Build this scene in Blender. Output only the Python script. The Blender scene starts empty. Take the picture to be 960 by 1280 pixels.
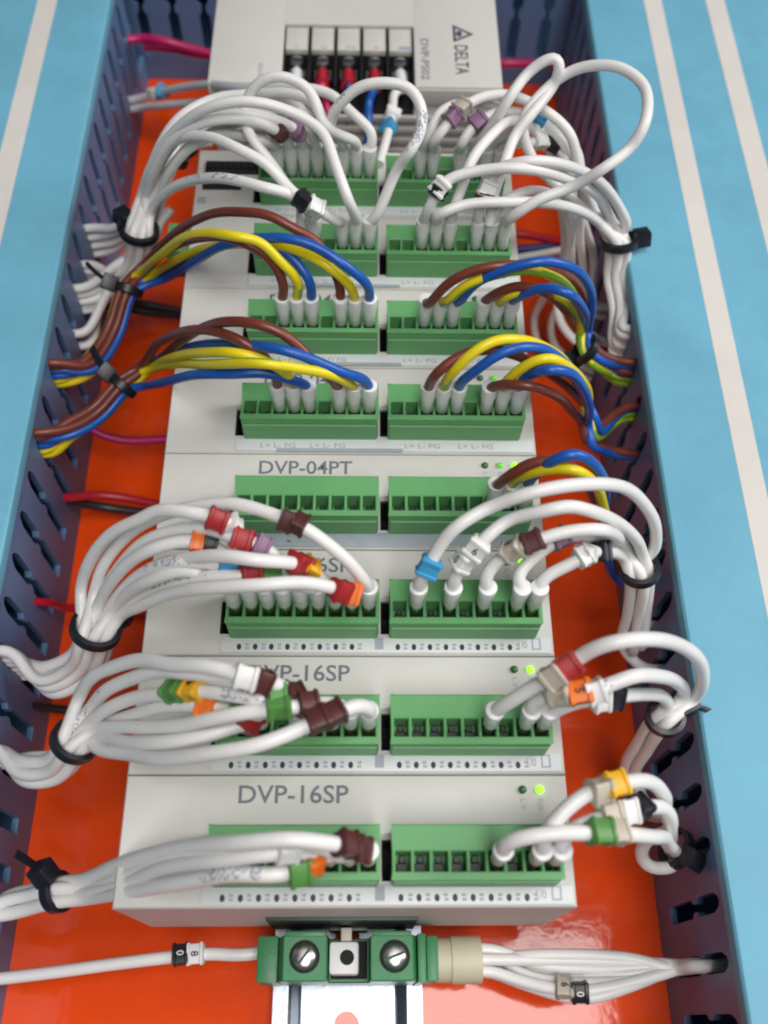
import bpy, bmesh, math, random
from mathutils import Vector, Matrix
random.seed(7)
S = 0.001                                   # everything below is written in millimetres
scene = bpy.context.scene
COL = scene.collection

# ------------------------------------------------------------------ camera
F_PX, CAM = 1216.779, Vector((2.80079, -19.4746, 262.3388))
T_, R_, Z_ = .4820522, -.0249717, -.00597743
_rx = Matrix(((1, 0, 0), (0, math.cos(T_), math.sin(T_)), (0, -math.sin(T_), math.cos(T_))))
_ry = Matrix(((math.cos(R_), 0, -math.sin(R_)), (0, 1, 0), (math.sin(R_), 0, math.cos(R_))))
_rz = Matrix(((math.cos(Z_), math.sin(Z_), 0), (-math.sin(Z_), math.cos(Z_), 0), (0, 0, 1)))
W2C = _rz @ _rx @ _ry
C2W = W2C.transposed()
cd = bpy.data.cameras.new('camera')
cd.sensor_fit = 'VERTICAL'; cd.sensor_height = 24; cd.sensor_width = 18
cd.lens = F_PX / 1280 * 24
cd.clip_start = .005; cd.clip_end = 10
cam = bpy.data.objects.new('camera', cd); COL.objects.link(cam)
cam.matrix_world = Matrix.Translation(CAM * S) @ C2W.to_4x4()
cd.dof.use_dof = True; cd.dof.focus_distance = .222; cd.dof.aperture_fstop = 8.5
scene.camera = cam

# ------------------------------------------------------------------ light
world = bpy.data.worlds.new('World'); scene.world = world; world.use_nodes = True
bg = world.node_tree.nodes['Background']
bg.inputs['Color'].default_value = (.86, .93, 1, 1); bg.inputs['Strength'].default_value = .07
ld = bpy.data.lights.new('ceiling_lamp', 'AREA'); ld.shape = 'RECTANGLE'
ld.size, ld.size_y, ld.energy, ld.color = .40, 1.0, 12.4, (1, .985, .965)
lamp = bpy.data.objects.new('ceiling_lamp', ld); COL.objects.link(lamp)
lamp.location = (.135, -.41, 1.20)
ld2 = bpy.data.lights.new('right_fill_lamp', 'AREA'); ld2.shape = 'RECTANGLE'       # unseen soft lamp added at the right to light the left duct wall
ld2.size, ld2.size_y, ld2.energy, ld2.color = .5, .9, 15.5, (1, .985, .965)
lamp2 = bpy.data.objects.new('right_fill_lamp', ld2); COL.objects.link(lamp2)
lamp2.location = (1.15, .25, 1.0)
lamp2.rotation_euler = Vector((1.15, .15, .95)).to_track_quat('Z', 'Y').to_euler()
scene.view_settings.view_transform = 'Standard'; scene.view_settings.look = 'None'
scene.view_settings.exposure = .04; scene.view_settings.gamma = 1
scene.cycles.filter_width = 2.0
scene.cycles.max_bounces = 8

# ------------------------------------------------------------------ materials
def mat(name, col, rough=.5, metal=0, bump=0, bscale=400, coat=0, var=0, vscale=60, spec=.5, emit=0, trans=0, coatr=.12, sss=0):
    m = bpy.data.materials.new(name); m.use_nodes = True
    nt = m.node_tree; b = nt.nodes['Principled BSDF']
    b.inputs['Base Color'].default_value = (*col, 1); b.inputs['Roughness'].default_value = rough
    b.inputs['Subsurface Weight'].default_value = sss; b.inputs['Subsurface Radius'].default_value = (1, 1, 1); b.inputs['Subsurface Scale'].default_value = .002
    b.inputs['Metallic'].default_value = metal; b.inputs['Specular IOR Level'].default_value = spec
    b.inputs['Coat Weight'].default_value = coat; b.inputs['Coat Roughness'].default_value = coatr
    if trans: b.inputs['Transmission Weight'].default_value = trans
    if emit:
        b.inputs['Emission Color'].default_value = (*col, 1); b.inputs['Emission Strength'].default_value = emit
    tc = nt.nodes.new('ShaderNodeTexCoord')
    if var:
        n = nt.nodes.new('ShaderNodeTexNoise'); n.inputs['Scale'].default_value = vscale; n.inputs['Detail'].default_value = 10; n.inputs['Roughness'].default_value = .72
        nt.links.new(tc.outputs['Object'], n.inputs['Vector'])
        mr = nt.nodes.new('ShaderNodeMapRange'); mr.inputs[1].default_value = .3; mr.inputs[2].default_value = .7
        mr.inputs[3].default_value = 1 - var; mr.inputs[4].default_value = 1 + var * .5
        nt.links.new(n.outputs['Fac'], mr.inputs[0])
        mx = nt.nodes.new('ShaderNodeVectorMath'); mx.operation = 'SCALE'; mx.inputs[0].default_value = col
        nt.links.new(mr.outputs[0], mx.inputs['Scale']); nt.links.new(mx.outputs[0], b.inputs['Base Color'])
        rr = nt.nodes.new('ShaderNodeMapRange'); rr.inputs[1].default_value = .3; rr.inputs[2].default_value = .7
        rr.inputs[3].default_value = max(0, rough - .08); rr.inputs[4].default_value = min(1, rough + .1)
        nt.links.new(n.outputs['Fac'], rr.inputs[0]); nt.links.new(rr.outputs[0], b.inputs['Roughness'])
    if bump:
        n2 = nt.nodes.new('ShaderNodeTexNoise'); n2.inputs['Scale'].default_value = bscale; n2.inputs['Detail'].default_value = 3
        nt.links.new(tc.outputs['Object'], n2.inputs['Vector'])
        bp = nt.nodes.new('ShaderNodeBump'); bp.inputs['Strength'].default_value = bump; bp.inputs['Distance'].default_value = .0006
        nt.links.new(n2.outputs['Fac'], bp.inputs['Height']); nt.links.new(bp.outputs[0], b.inputs['Normal'])
        if coat: nt.links.new(bp.outputs[0], b.inputs['Coat Normal'])
    return m
M = dict(
    panel=mat('orange_lacquer', (.84, .066, .002), .5, bump=.05, bscale=260, coat=1.0, var=.14, vscale=25, spec=.08, coatr=.075),
    lid=mat('blue_lid_pvc', (.145, .405, .55), .55, bump=.08, bscale=1500, var=.12, vscale=35),
    stripe=mat('cream_stripe', (.64, .605, .57), .6, bump=.05, bscale=1500, var=.06, vscale=35),
    duct=mat('blue_grey_pvc', (.105, .20, .375), .45, bump=.08, bscale=900, var=.12, vscale=30),
    case=mat('beige_case', (.575, .56, .53), .55, bump=.10, bscale=2500, var=.04, vscale=30),
    case2=mat('grey_case', (.46, .44, .41), .55, bump=.10, bscale=2500, var=.06, vscale=40),
    label=mat('pale_label', (.62, .635, .645), .35, var=.04),
    film=mat('grey_label_film', (.33, .37, .41), .25, var=.1, vscale=60),
    ink=mat('grey_ink', (.15, .15, .18), .6), ink2=mat('pale_ink', (.34, .36, .41), .6), ink3=mat('navy_ink', (.05, .05, .085), .6), dot=mat('dot_ink', (.02, .022, .04), .5),
    plug=mat('green_plug', (.12, .345, .13), .42, bump=.06, bscale=1800, var=.07, vscale=90),
    clamp=mat('green_clamp', (.03, .20, .07), .40, bump=.08, bscale=1500, var=.10, vscale=90),
    black=mat('black_plastic', (.012, .012, .016), .45), void=mat('dark_socket', (.008, .008, .009), .8),
    tie=mat('black_nylon', (.010, .010, .016), .38, bump=.1, bscale=2500),
    steel=mat('zinc_steel', (.40, .43, .48), .30, metal=1, bump=.05, bscale=700, var=.12, vscale=45),
    screw=mat('screw_steel', (.72, .72, .72), .28, metal=1, var=.15, vscale=300),
    pin=mat('tin_pin', (.78, .70, .55), .28, metal=1),
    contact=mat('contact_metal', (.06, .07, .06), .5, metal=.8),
    white=mat('white_pvc', (.76, .745, .73), .38, bump=.08, bscale=700, var=.05, vscale=90),
    ferrule=mat('white_ferrule', (.82, .82, .82), .35, var=.05, vscale=200, sss=.6),
    brown=mat('brown_pvc', (.175, .038, .024), .36, bump=.08, bscale=700, var=.1, vscale=120),
    blue=mat('blue_pvc', (.012, .095, .42), .36, bump=.08, bscale=700, var=.1, vscale=120),
    yellow=mat('yellow_pvc', (.78, .63, .012), .36, bump=.08, bscale=700, var=.08, vscale=120),
    green=mat('green_pvc', (.22, .42, .03), .36, bump=.08, bscale=700, var=.08, vscale=120),
    pink=mat('magenta_pvc', (.50, .012, .12), .36, var=.1, vscale=120),
    redpvc=mat('red_pvc', (.45, .012, .03), .36, var=.1, vscale=120),
    blackpvc=mat('black_pvc', (.02, .02, .024), .4), navy=mat('navy_pvc', (.012, .02, .14), .4),
    m_red=mat('red_marker', (.36, .018, .022), .45, var=.1, vscale=300), m_brown=mat('brown_marker', (.085, .022, .022), .45, var=.1, vscale=300),
    m_orange=mat('orange_marker', (.78, .17, .02), .45, var=.08, vscale=300), m_yellow=mat('yellow_marker', (.74, .40, .015), .45, var=.08, vscale=300),
    m_green=mat('green_marker', (.085, .25, .055), .45, var=.1, vscale=300), m_blue=mat('blue_marker', (.05, .30, .55), .45, var=.08, vscale=300),
    m_purple=mat('purple_marker', (.26, .14, .24), .45, var=.08, vscale=300), m_white=mat('white_marker', (.74, .73, .72), .45, var=.05, vscale=300),
    m_beige=mat('beige_marker', (.50, .45, .37), .45, var=.06, vscale=300), m_black=mat('black_marker', (.012, .012, .018), .4),
    clear=mat('frosted_cover', (.58, .56, .52), .12, var=.06, vscale=120),
    sleeve=mat('cream_sleeve', (.56, .51, .37), .5, bump=.1, bscale=900, var=.07, vscale=120),
    led_on=mat('led_lit', (.28, 1.0, .03), .3, emit=1.6), led_mid=mat('led_half_lit', (.12, .5, .05), .3, emit=.5),
    led_off=mat('led_dark', (.05, .14, .05), .3),
)

# ------------------------------------------------------------------ helpers
def ray(px, py): return C2W @ Vector(((px - 480) / F_PX, (640 - py) / F_PX, -1))
def at(px, py, Z):                            # the point at height Z (mm above the panel) seen there in the photograph
    d = ray(px, py); return CAM + d * ((Z - CAM.z) / d.z)
def seen(p):
    v = W2C @ (p - CAM); return 480 + F_PX * v.x / -v.z, 640 - F_PX * v.y / -v.z

def root_of(o):
    while o.parent: o = o.parent
    return o
def empty(name, loc, label, cat, group=None):
    o = bpy.data.objects.new(name, None); COL.objects.link(o)
    o.empty_display_size = .005; o.location = Vector(loc) * S
    o['label'] = label; o['category'] = cat
    if group: o['group'] = group
    return o
def link(name, me, m, parent=None, off=None):
    o = bpy.data.objects.new(name, me); COL.objects.link(o)
    if m is not None and not me.materials: me.materials.append(m)
    if parent: o.parent = parent
    if off is not None: o.location = off
    return o
def to_mesh(name, bm, origin, smooth=None):
    for v in bm.verts: v.co = (v.co - origin) * S
    bmesh.ops.recalc_face_normals(bm, faces=bm.faces[:])
    me = bpy.data.meshes.new(name); bm.to_mesh(me); bm.free()
    if smooth is not None:
        for p in me.polygons: p.use_smooth = True
        me.set_sharp_from_angle(angle=math.radians(smooth))
    return me
def obj(name, bm, m, parent=None, origin=None, smooth=35):
    if parent: org = root_of(parent).location / S
    else: org = Vector(origin) if origin is not None else Vector((0, 0, 0))
    o = link(name, to_mesh(name, bm, org, smooth), M[m] if isinstance(m, str) else m, parent)
    if not parent: o.location = org * S
    return o
def tag(o, label, cat, group=None):
    o['label'] = label; o['category'] = cat
    if group: o['group'] = group
    return o
def box(bm, x0, x1, y0, y1, z0, z1, bev=0, seg=2):
    r = bmesh.ops.create_cube(bm, size=1)
    for v in r['verts']:
        v.co = Vector((x0 + (v.co.x + .5) * (x1 - x0), y0 + (v.co.y + .5) * (y1 - y0), z0 + (v.co.z + .5) * (z1 - z0)))
    if bev:
        es = list({e for v in r['verts'] for e in v.link_edges})
        bmesh.ops.bevel(bm, geom=es, offset=bev, segments=seg, profile=.6, affect='EDGES')
    return bm
def B(*a, **k): return box(bmesh.new(), *a, **k)
def frame(t, up=Vector((0, 0, 1))):
    t = t.normalized(); u = t.cross(up)
    if u.length < 1e-3: u = t.cross(Vector((0, 1, 0)))
    u.normalize(); return t, u, u.cross(t)
def lathe(bm, p, axis, prof, n=20, up=Vector((0, 0, 1))):
    """prof: list of (distance along axis, radius)"""
    t, u, v = frame(axis, up); rings = []
    for s, r in prof:
        c = p + t * s
        rings.append([bm.verts.new(c + (u * math.cos(2 * math.pi * i / n) + v * math.sin(2 * math.pi * i / n)) * r) for i in range(n)])
    for a, b in zip(rings, rings[1:]):
        for i in range(n): bm.faces.new((a[i], a[(i + 1) % n], b[(i + 1) % n], b[i]))
    bm.faces.new(rings[0][::-1]); bm.faces.new(rings[-1])
    return bm
def spline(P, step=1.0):
    out = []; n = len(P)
    for i in range(n - 1):
        p1, p2 = P[i], P[i + 1]
        p0 = P[i - 1] if i else p1 * 2 - p2; p3 = P[i + 2] if i + 2 < n else p2 * 2 - p1
        t0 = 0; a = .5
        t1 = t0 + max((p1 - p0).length, 1e-3) ** a; t2 = t1 + max((p2 - p1).length, 1e-3) ** a; t3 = t2 + max((p3 - p2).length, 1e-3) ** a
        k = max(2, min(40, int((p2 - p1).length / step)))
        for j in range(k):
            t = t1 + (t2 - t1) * j / k
            A1 = p0 * ((t1 - t) / (t1 - t0)) + p1 * ((t - t0) / (t1 - t0)); A2 = p1 * ((t2 - t) / (t2 - t1)) + p2 * ((t - t1) / (t2 - t1))
            A3 = p2 * ((t3 - t) / (t3 - t2)) + p3 * ((t - t2) / (t3 - t2))
            B1 = A1 * ((t2 - t) / (t2 - t0)) + A2 * ((t - t0) / (t2 - t0)); B2 = A2 * ((t3 - t) / (t3 - t1)) + A3 * ((t - t1) / (t3 - t1))
            out.append(B1 * ((t2 - t) / (t2 - t1)) + B2 * ((t - t1) / (t2 - t1)))
    out.append(P[-1].copy())
    for _ in range(6 if step > .8 else 25):   # relax small kinks
        out = [out[0]] + [out[i] * .5 + (out[i - 1] + out[i + 1]) * .25 for i in range(1, len(out) - 1)] + [out[-1]]
    return out
def tube(bm, pts, r, n=12, two=False, phase=0, ink=()):
    rings = []; T = []
    for i in range(len(pts)):
        T.append((pts[min(i + 1, len(pts) - 1)] - pts[max(i - 1, 0)]).normalized())
    _, u, _ = frame(T[0])
    run = 0
    for i, p in enumerate(pts):
        u = (u - T[i] * u.dot(T[i])).normalized(); v = T[i].cross(u)
        rings.append([bm.verts.new(p + (u * math.cos(2 * math.pi * k / n) + v * math.sin(2 * math.pi * k / n)) * r) for k in range(n)])
    for i, (a, b) in enumerate(zip(rings, rings[1:])):
        run += (pts[i + 1] - pts[i]).length
        mid = math.radians(122 + 75 * math.sin(run / 26 + phase))   # the green stripe of an earth wire turns slowly
        for k in range(n):
            fc = bm.faces.new((a[k], a[(k + 1) % n], b[(k + 1) % n], b[k]))
            if ink and any(q[0] < run < q[1] for q in ink) and random.random() < .34:
                d = ((a[k].co + a[(k + 1) % n].co) / 2 - pts[i]).normalized()
                if d.z > .55: fc.material_index = 1
            if two:
                d = ((a[k].co + a[(k + 1) % n].co) / 2 - pts[i]).normalized()
                _, fu, fv = frame(T[i]); ang = math.atan2(d.dot(fu), d.dot(fv))
                if abs((ang - mid + math.pi) % (2 * math.pi) - math.pi) < math.radians(48): fc.material_index = 1
    bm.faces.new(rings[0][::-1]); bm.faces.new(rings[-1])
    return bm
_txt = {}
def text_mesh(body, w=None, h=None):
    """flat lettering, lower-left at the origin, scaled to w x h mm (vertices in mm)"""
    key = (body, w, h)
    if key in _txt: return _txt[key]
    cu = bpy.data.curves.new('lettering', 'FONT'); cu.body = body; cu.resolution_u = 3; cu.offset = .012
    o = bpy.data.objects.new('lettering', cu); COL.objects.link(o)
    me = bpy.data.meshes.new_from_object(o.evaluated_get(bpy.context.evaluated_depsgraph_get()))
    bpy.data.objects.remove(o); bpy.data.curves.remove(cu)
    xs = [v.co.x for v in me.vertices]; ys = [v.co.y for v in me.vertices]
    sx = w / (max(xs) - min(xs)) if w else None; sy = h / (max(ys) - min(ys)) if h else None
    sx = sx or sy; sy = sy or sx; x0, y0 = min(xs), min(ys)
    data = ([Vector(((v.co.x - x0) * sx, (v.co.y - y0) * sy, 0)) for v in me.vertices], [tuple(p.vertices) for p in me.polygons])
    bpy.data.meshes.remove(me); _txt[key] = data
    return data
def lettering(body, o, ux, uy, parent, m='ink', w=None, h=None, name='lettering', center=False):
    vs, fs = text_mesh(body, w, h); bm = bmesh.new()
    c = Vector((max(v.x for v in vs) / 2, max(v.y for v in vs) / 2, 0)) if center else Vector((0, 0, 0))
    bv = [bm.verts.new(o + ux * (v.x - c.x) + uy * (v.y - c.y)) for v in vs]
    for f in fs:
        try: bm.faces.new([bv[i] for i in f])
        except ValueError: pass
    return obj(name, bm, m, parent, smooth=None)
def holed_plate(bm, x0, x1, y0, y1, z, holes, depth, floor=True):
    """top sheet at height z with rectangular wells going down by depth"""
    xs = sorted({x0, x1, *[h[0] for h in holes], *[h[1] for h in holes]}); ys = sorted({y0, y1, *[h[2] for h in holes], *[h[3] for h in holes]})
    V = {}
    def v(x, y, zz):
        k = (x, y, zz)
        if k not in V: V[k] = bm.verts.new(k)
        return V[k]
    inside = lambda a, b: any(h[0] <= a <= h[1] and h[2] <= b <= h[3] for h in holes)
    for i in range(len(xs) - 1):
        for j in range(len(ys) - 1):
            if not inside((xs[i] + xs[i + 1]) / 2, (ys[j] + ys[j + 1]) / 2):
                bm.faces.new((v(xs[i], ys[j], z), v(xs[i + 1], ys[j], z), v(xs[i + 1], ys[j + 1], z), v(xs[i], ys[j + 1], z)))
    for a, b, c, d in holes:
        zb = z - depth; gx = [x for x in xs if a <= x <= b]; gy = [y for y in ys if c <= y <= d]
        for p, q in zip(gx, gx[1:]):
            bm.faces.new((v(p, c, z), v(q, c, z), v(q, c, zb), v(p, c, zb))); bm.faces.new((v(q, d, z), v(p, d, z), v(p, d, zb), v(q, d, zb)))
        for p, q in zip(gy, gy[1:]):
            bm.faces.new((v(a, q, z), v(a, p, z), v(a, p, zb), v(a, q, zb))); bm.faces.new((v(b, p, z), v(b, q, z), v(b, q, zb), v(b, p, zb)))
        if floor:
            for p, q in zip(gx, gx[1:]):
                for r, s in zip(gy, gy[1:]): bm.faces.new((v(p, r, zb), v(q, r, zb), v(q, s, zb), v(p, s, zb)))
    return V
def skirt(bm, x0, x1, y0, y1, z0, z1, V, xs, ys):
    pass

# ------------------------------------------------------------------ setting: the mounting panel
bm = B(-170, 170, -110, 400, -3, 0)
p = obj('back_panel', bm, 'panel', smooth=None); p['kind'] = 'structure'
tag(p, 'glossy orange mounting panel behind all the modules', 'panel')

# ------------------------------------------------------------------ wiring ducts
PITCH, SLOT = 11.5, 4.0
def finger_mesh():
    """one duct finger standing on the wall base; local x along the wall, y = thickness, z up"""
    w = (PITCH - SLOT) / 2; nb = w + 1.15
    prof = [(w, 11.0), (w, 27.6), (nb, 29.2), (nb, 31.2), (w, 32.6), (w, 43.0), (w + 1.0, 46.0), (PITCH / 2 + .02, 46.6), (PITCH / 2 + .02, 52.0)]
    out = prof + [(-x, z) for x, z in prof[::-1]]
    bm = bmesh.new()
    a = [bm.verts.new((x, 0, z)) for x, z in out]; b = [bm.verts.new((x, 1.6, z)) for x, z in out]
    n = len(out)
    bm.faces.new(a); bm.faces.new(b[::-1])
    for i in range(n): bm.faces.new((a[i], a[(i + 1) % n], b[(i + 1) % n], b[i]))
    return to_mesh('finger', bm, Vector((0, 0, 0)), None)
FM = finger_mesh(); FM.materials.append(M['duct'])
def duct(kind, label, length0, length1, place, phase, wmax, stripes):
    """place(u, v, z) -> world; u along the duct, v away from the panel's middle"""
    root = empty('wiring_duct', place(length0, 0, 0), label, 'wiring duct', 'slotted wiring ducts round the modules')
    def slab(name, u0, u1, v0, v1, z0, z1, m, bev=0, par=root):
        a, b = place(u0, v0, 0), place(u1, v1, 0)
        return obj(name, B(min(a.x, b.x), max(a.x, b.x), min(a.y, b.y), max(a.y, b.y), z0, z1, bev=bev, seg=3), m, par)
    slab('wall_base', length0, length1, 0, 1.6, .2, 11.0, 'duct')
    slab('floor', length0, length1, 1.6, wmax - 1.6, .2, 1.8, 'duct')
    slab('outer_wall', length0, length1, wmax - 1.6, wmax, .2, 52, 'duct')
    k = math.ceil((length0 - phase) / PITCH)
    while phase + (k + .5) * PITCH < length1 - PITCH / 2:
        u = phase + (k + .5) * PITCH
        f = link('finger', FM, None, root)
        o = place(u, 0, 0); d = place(u + 1, 0, 0) - o; e = place(u, 1, 0) - o
        mtx = Matrix((( d.x, e.x, 0, 0), (d.y, e.y, 0, 0), (0, 0, 1, 0), (0, 0, 0, 1)))
        f.matrix_local = Matrix.Translation((o - root.location / S) * S) @ mtx
        k += 1
    lid = slab('lid', length0, length1, -.7, wmax + .7, 49.6, 54.5, 'lid', bev=1.3)
    for s0, s1 in stripes:
        a, b = place(length0 + .5, s0, 0), place(length1 - .5, s1, 0); bm = bmesh.new()
        x0, x1, y0, y1 = min(a.x, b.x), max(a.x, b.x), min(a.y, b.y), max(a.y, b.y)
        bm.faces.new([bm.verts.new(c) for c in ((x0, y0, 54.56), (x1, y0, 54.56), (x1, y1, 54.56), (x0, y1, 54.56))])
        obj('stripe', bm, 'stripe', lid, smooth=None)
    return root
LX, RX, TY = -82.0, 77.6, 309.5
L_PH, R_PH, T_PH = 92.6, 2.5, -56.4
duct('left', 'slotted wiring duct with one pale stripe visible along the left side', -100, 308.6, lambda u, v, z: Vector((LX - v, u, z)), L_PH, 64, ((16.4, 22.8), (41, 47.4)))
duct('right', 'slotted wiring duct with two cream stripes along the right side', -100, 308.6, lambda u, v, z: Vector((RX + v, u, z)), R_PH, 64, ((18.6, 24.6), (39.6, 46)))
duct('top', 'dark slotted duct wall running across behind the power supply', -146, 142, lambda u, v, z: Vector((u, TY + v, z)), T_PH, 60, ())

# ------------------------------------------------------------------ mounting rail
def extrude_y(bm, prof, y0, y1):
    a = [bm.verts.new((x, y0, z)) for x, z in prof]; b = [bm.verts.new((x, y1, z)) for x, z in prof]
    bm.faces.new(a); bm.faces.new(b[::-1]); n = len(prof)
    for i in range(n): bm.faces.new((a[i], b[i], b[(i + 1) % n], a[(i + 1) % n]))
rail = bmesh.new()
for s_ in (-1, 1):
    extrude_y(rail, [(s_ * x, z) for x, z in ((17.5, 7.6), (13.9, 7.6), (13.2, 7.0), (11.7, 1.7), (11.2, 1.25), (11.2, .3), (12.2, .3), (13.9, 6.6), (17.5, 6.6))], -100, 300)
def web(y0, y1, yc):                           # the rail's floor with one oblong hole
    es = []; n = 28; loops = []
    for z in (1.25, .3):
        o = [rail.verts.new((x, y, z)) for x, y in ((-11.2, y0), (11.2, y0), (11.2, y1), (-11.2, y1))]
        h = [rail.verts.new((3.0 * math.cos(2 * math.pi * i / n) - .3, yc + (5 if i < n / 2 else -5) + 3.0 * math.sin(2 * math.pi * i / n), z)) for i in range(n)]
        ed = [rail.edges.new((l[i], l[(i + 1) % len(l)])) for l in (o, h) for i in range(len(l))]
        bmesh.ops.triangle_fill(rail, use_beauty=True, use_dissolve=False, edges=ed); loops.append(h)
    for i in range(n): rail.faces.new((loops[0][i], loops[0][(i + 1) % n], loops[1][(i + 1) % n], loops[1][i]))
for k in range(17): web(-113 + 25 * k, -88 + 25 * k, -100.3 + 25 * k)
rl = obj('mounting_rail', rail, 'steel', origin=(0, -100, 0), smooth=30)
tag(rl, 'zinc plated mounting rail emerging below the green clamp', 'rail')

# ------------------------------------------------------------------ controller modules
MP = 25.6; ROWY = 4.15
XL0, XR0, PP = -24.0, 10.85, 3.53
def slot_xy(row, side, k): return (XL0 if side == 'L' else XR0) + PP * k, MP * (row - 1) + ROWY + 3.2
PLUG_TOP = 69.0
def plug_mesh():
    """nine-way plug; origin at the centre of its first slot, module face level z=60"""
    bm = bmesh.new(); x0, x1 = -2.05, PP * 8 + 2.05; y0, y1 = -3.2, 6.65
    holes = [(PP * k - 1.42, PP * k + 1.42, -1.85, 1.75) for k in range(9)]
    V = holed_plate(bm, x0, x1, y0, y1, 9.0, holes, 6.0)
    xs = sorted({k[0] for k in V if k[2] == 9.0}); ys = sorted({k[1] for k in V if k[2] == 9.0})
    def side(pts):
        lo = [bm.verts.new((a, b, -5)) for a, b in pts]
        for i in range(len(pts) - 1): bm.faces.new((V[(*pts[i], 9.0)], V[(*pts[i + 1], 9.0)], lo[i + 1], lo[i]))
    side([(x, y0) for x in xs]); side([(x1, y) for y in ys]); side([(x, y1) for x in xs[::-1]]); side([(x0, y) for y in ys[::-1]])
    bmesh.ops.remove_doubles(bm, verts=bm.verts[:], dist=1e-4)
    # a shallow step along the front and ribs between poles
    box(bm, x0 + .3, x1 - .3, y0 - .45, y0 + .2, -2, 6.3, bev=.15)
    es = [e for e in bm.edges if abs(e.verts[0].co.z - 9) < 1e-3 and abs(e.verts[1].co.z - 9) < 1e-3 and len(e.link_faces) == 2 and any(abs(f.normal.z) < .5 for f in e.link_faces)]
    bm.normal_update()
    es = [e for e in bm.edges if abs(e.verts[0].co.z - 9) < 1e-3 and abs(e.verts[1].co.z - 9) < 1e-3 and len(e.link_faces) == 2 and e.calc_face_angle(0) > .5]
    bmesh.ops.bevel(bm, geom=es, offset=.22, segments=1, affect='EDGES')
    return to_mesh('terminal_plug', bm, Vector((0, 0, 0)), None)
PM = plug_mesh(); PM.materials.append(M['plug'])
_cb = bmesh.new(); box(_cb, -1.2, 1.2, -1.7, .2, 3.1, 4.6, bev=.2); lathe(_cb, Vector((0, .9, 3.1)), Vector((0, 0, 1)), [(0, .75), (1.2, .75), (1.3, .6)], 10)
CM = to_mesh('contact', _cb, Vector((0, 0, 0)), None); CM.materials.append(M['contact'])

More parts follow.
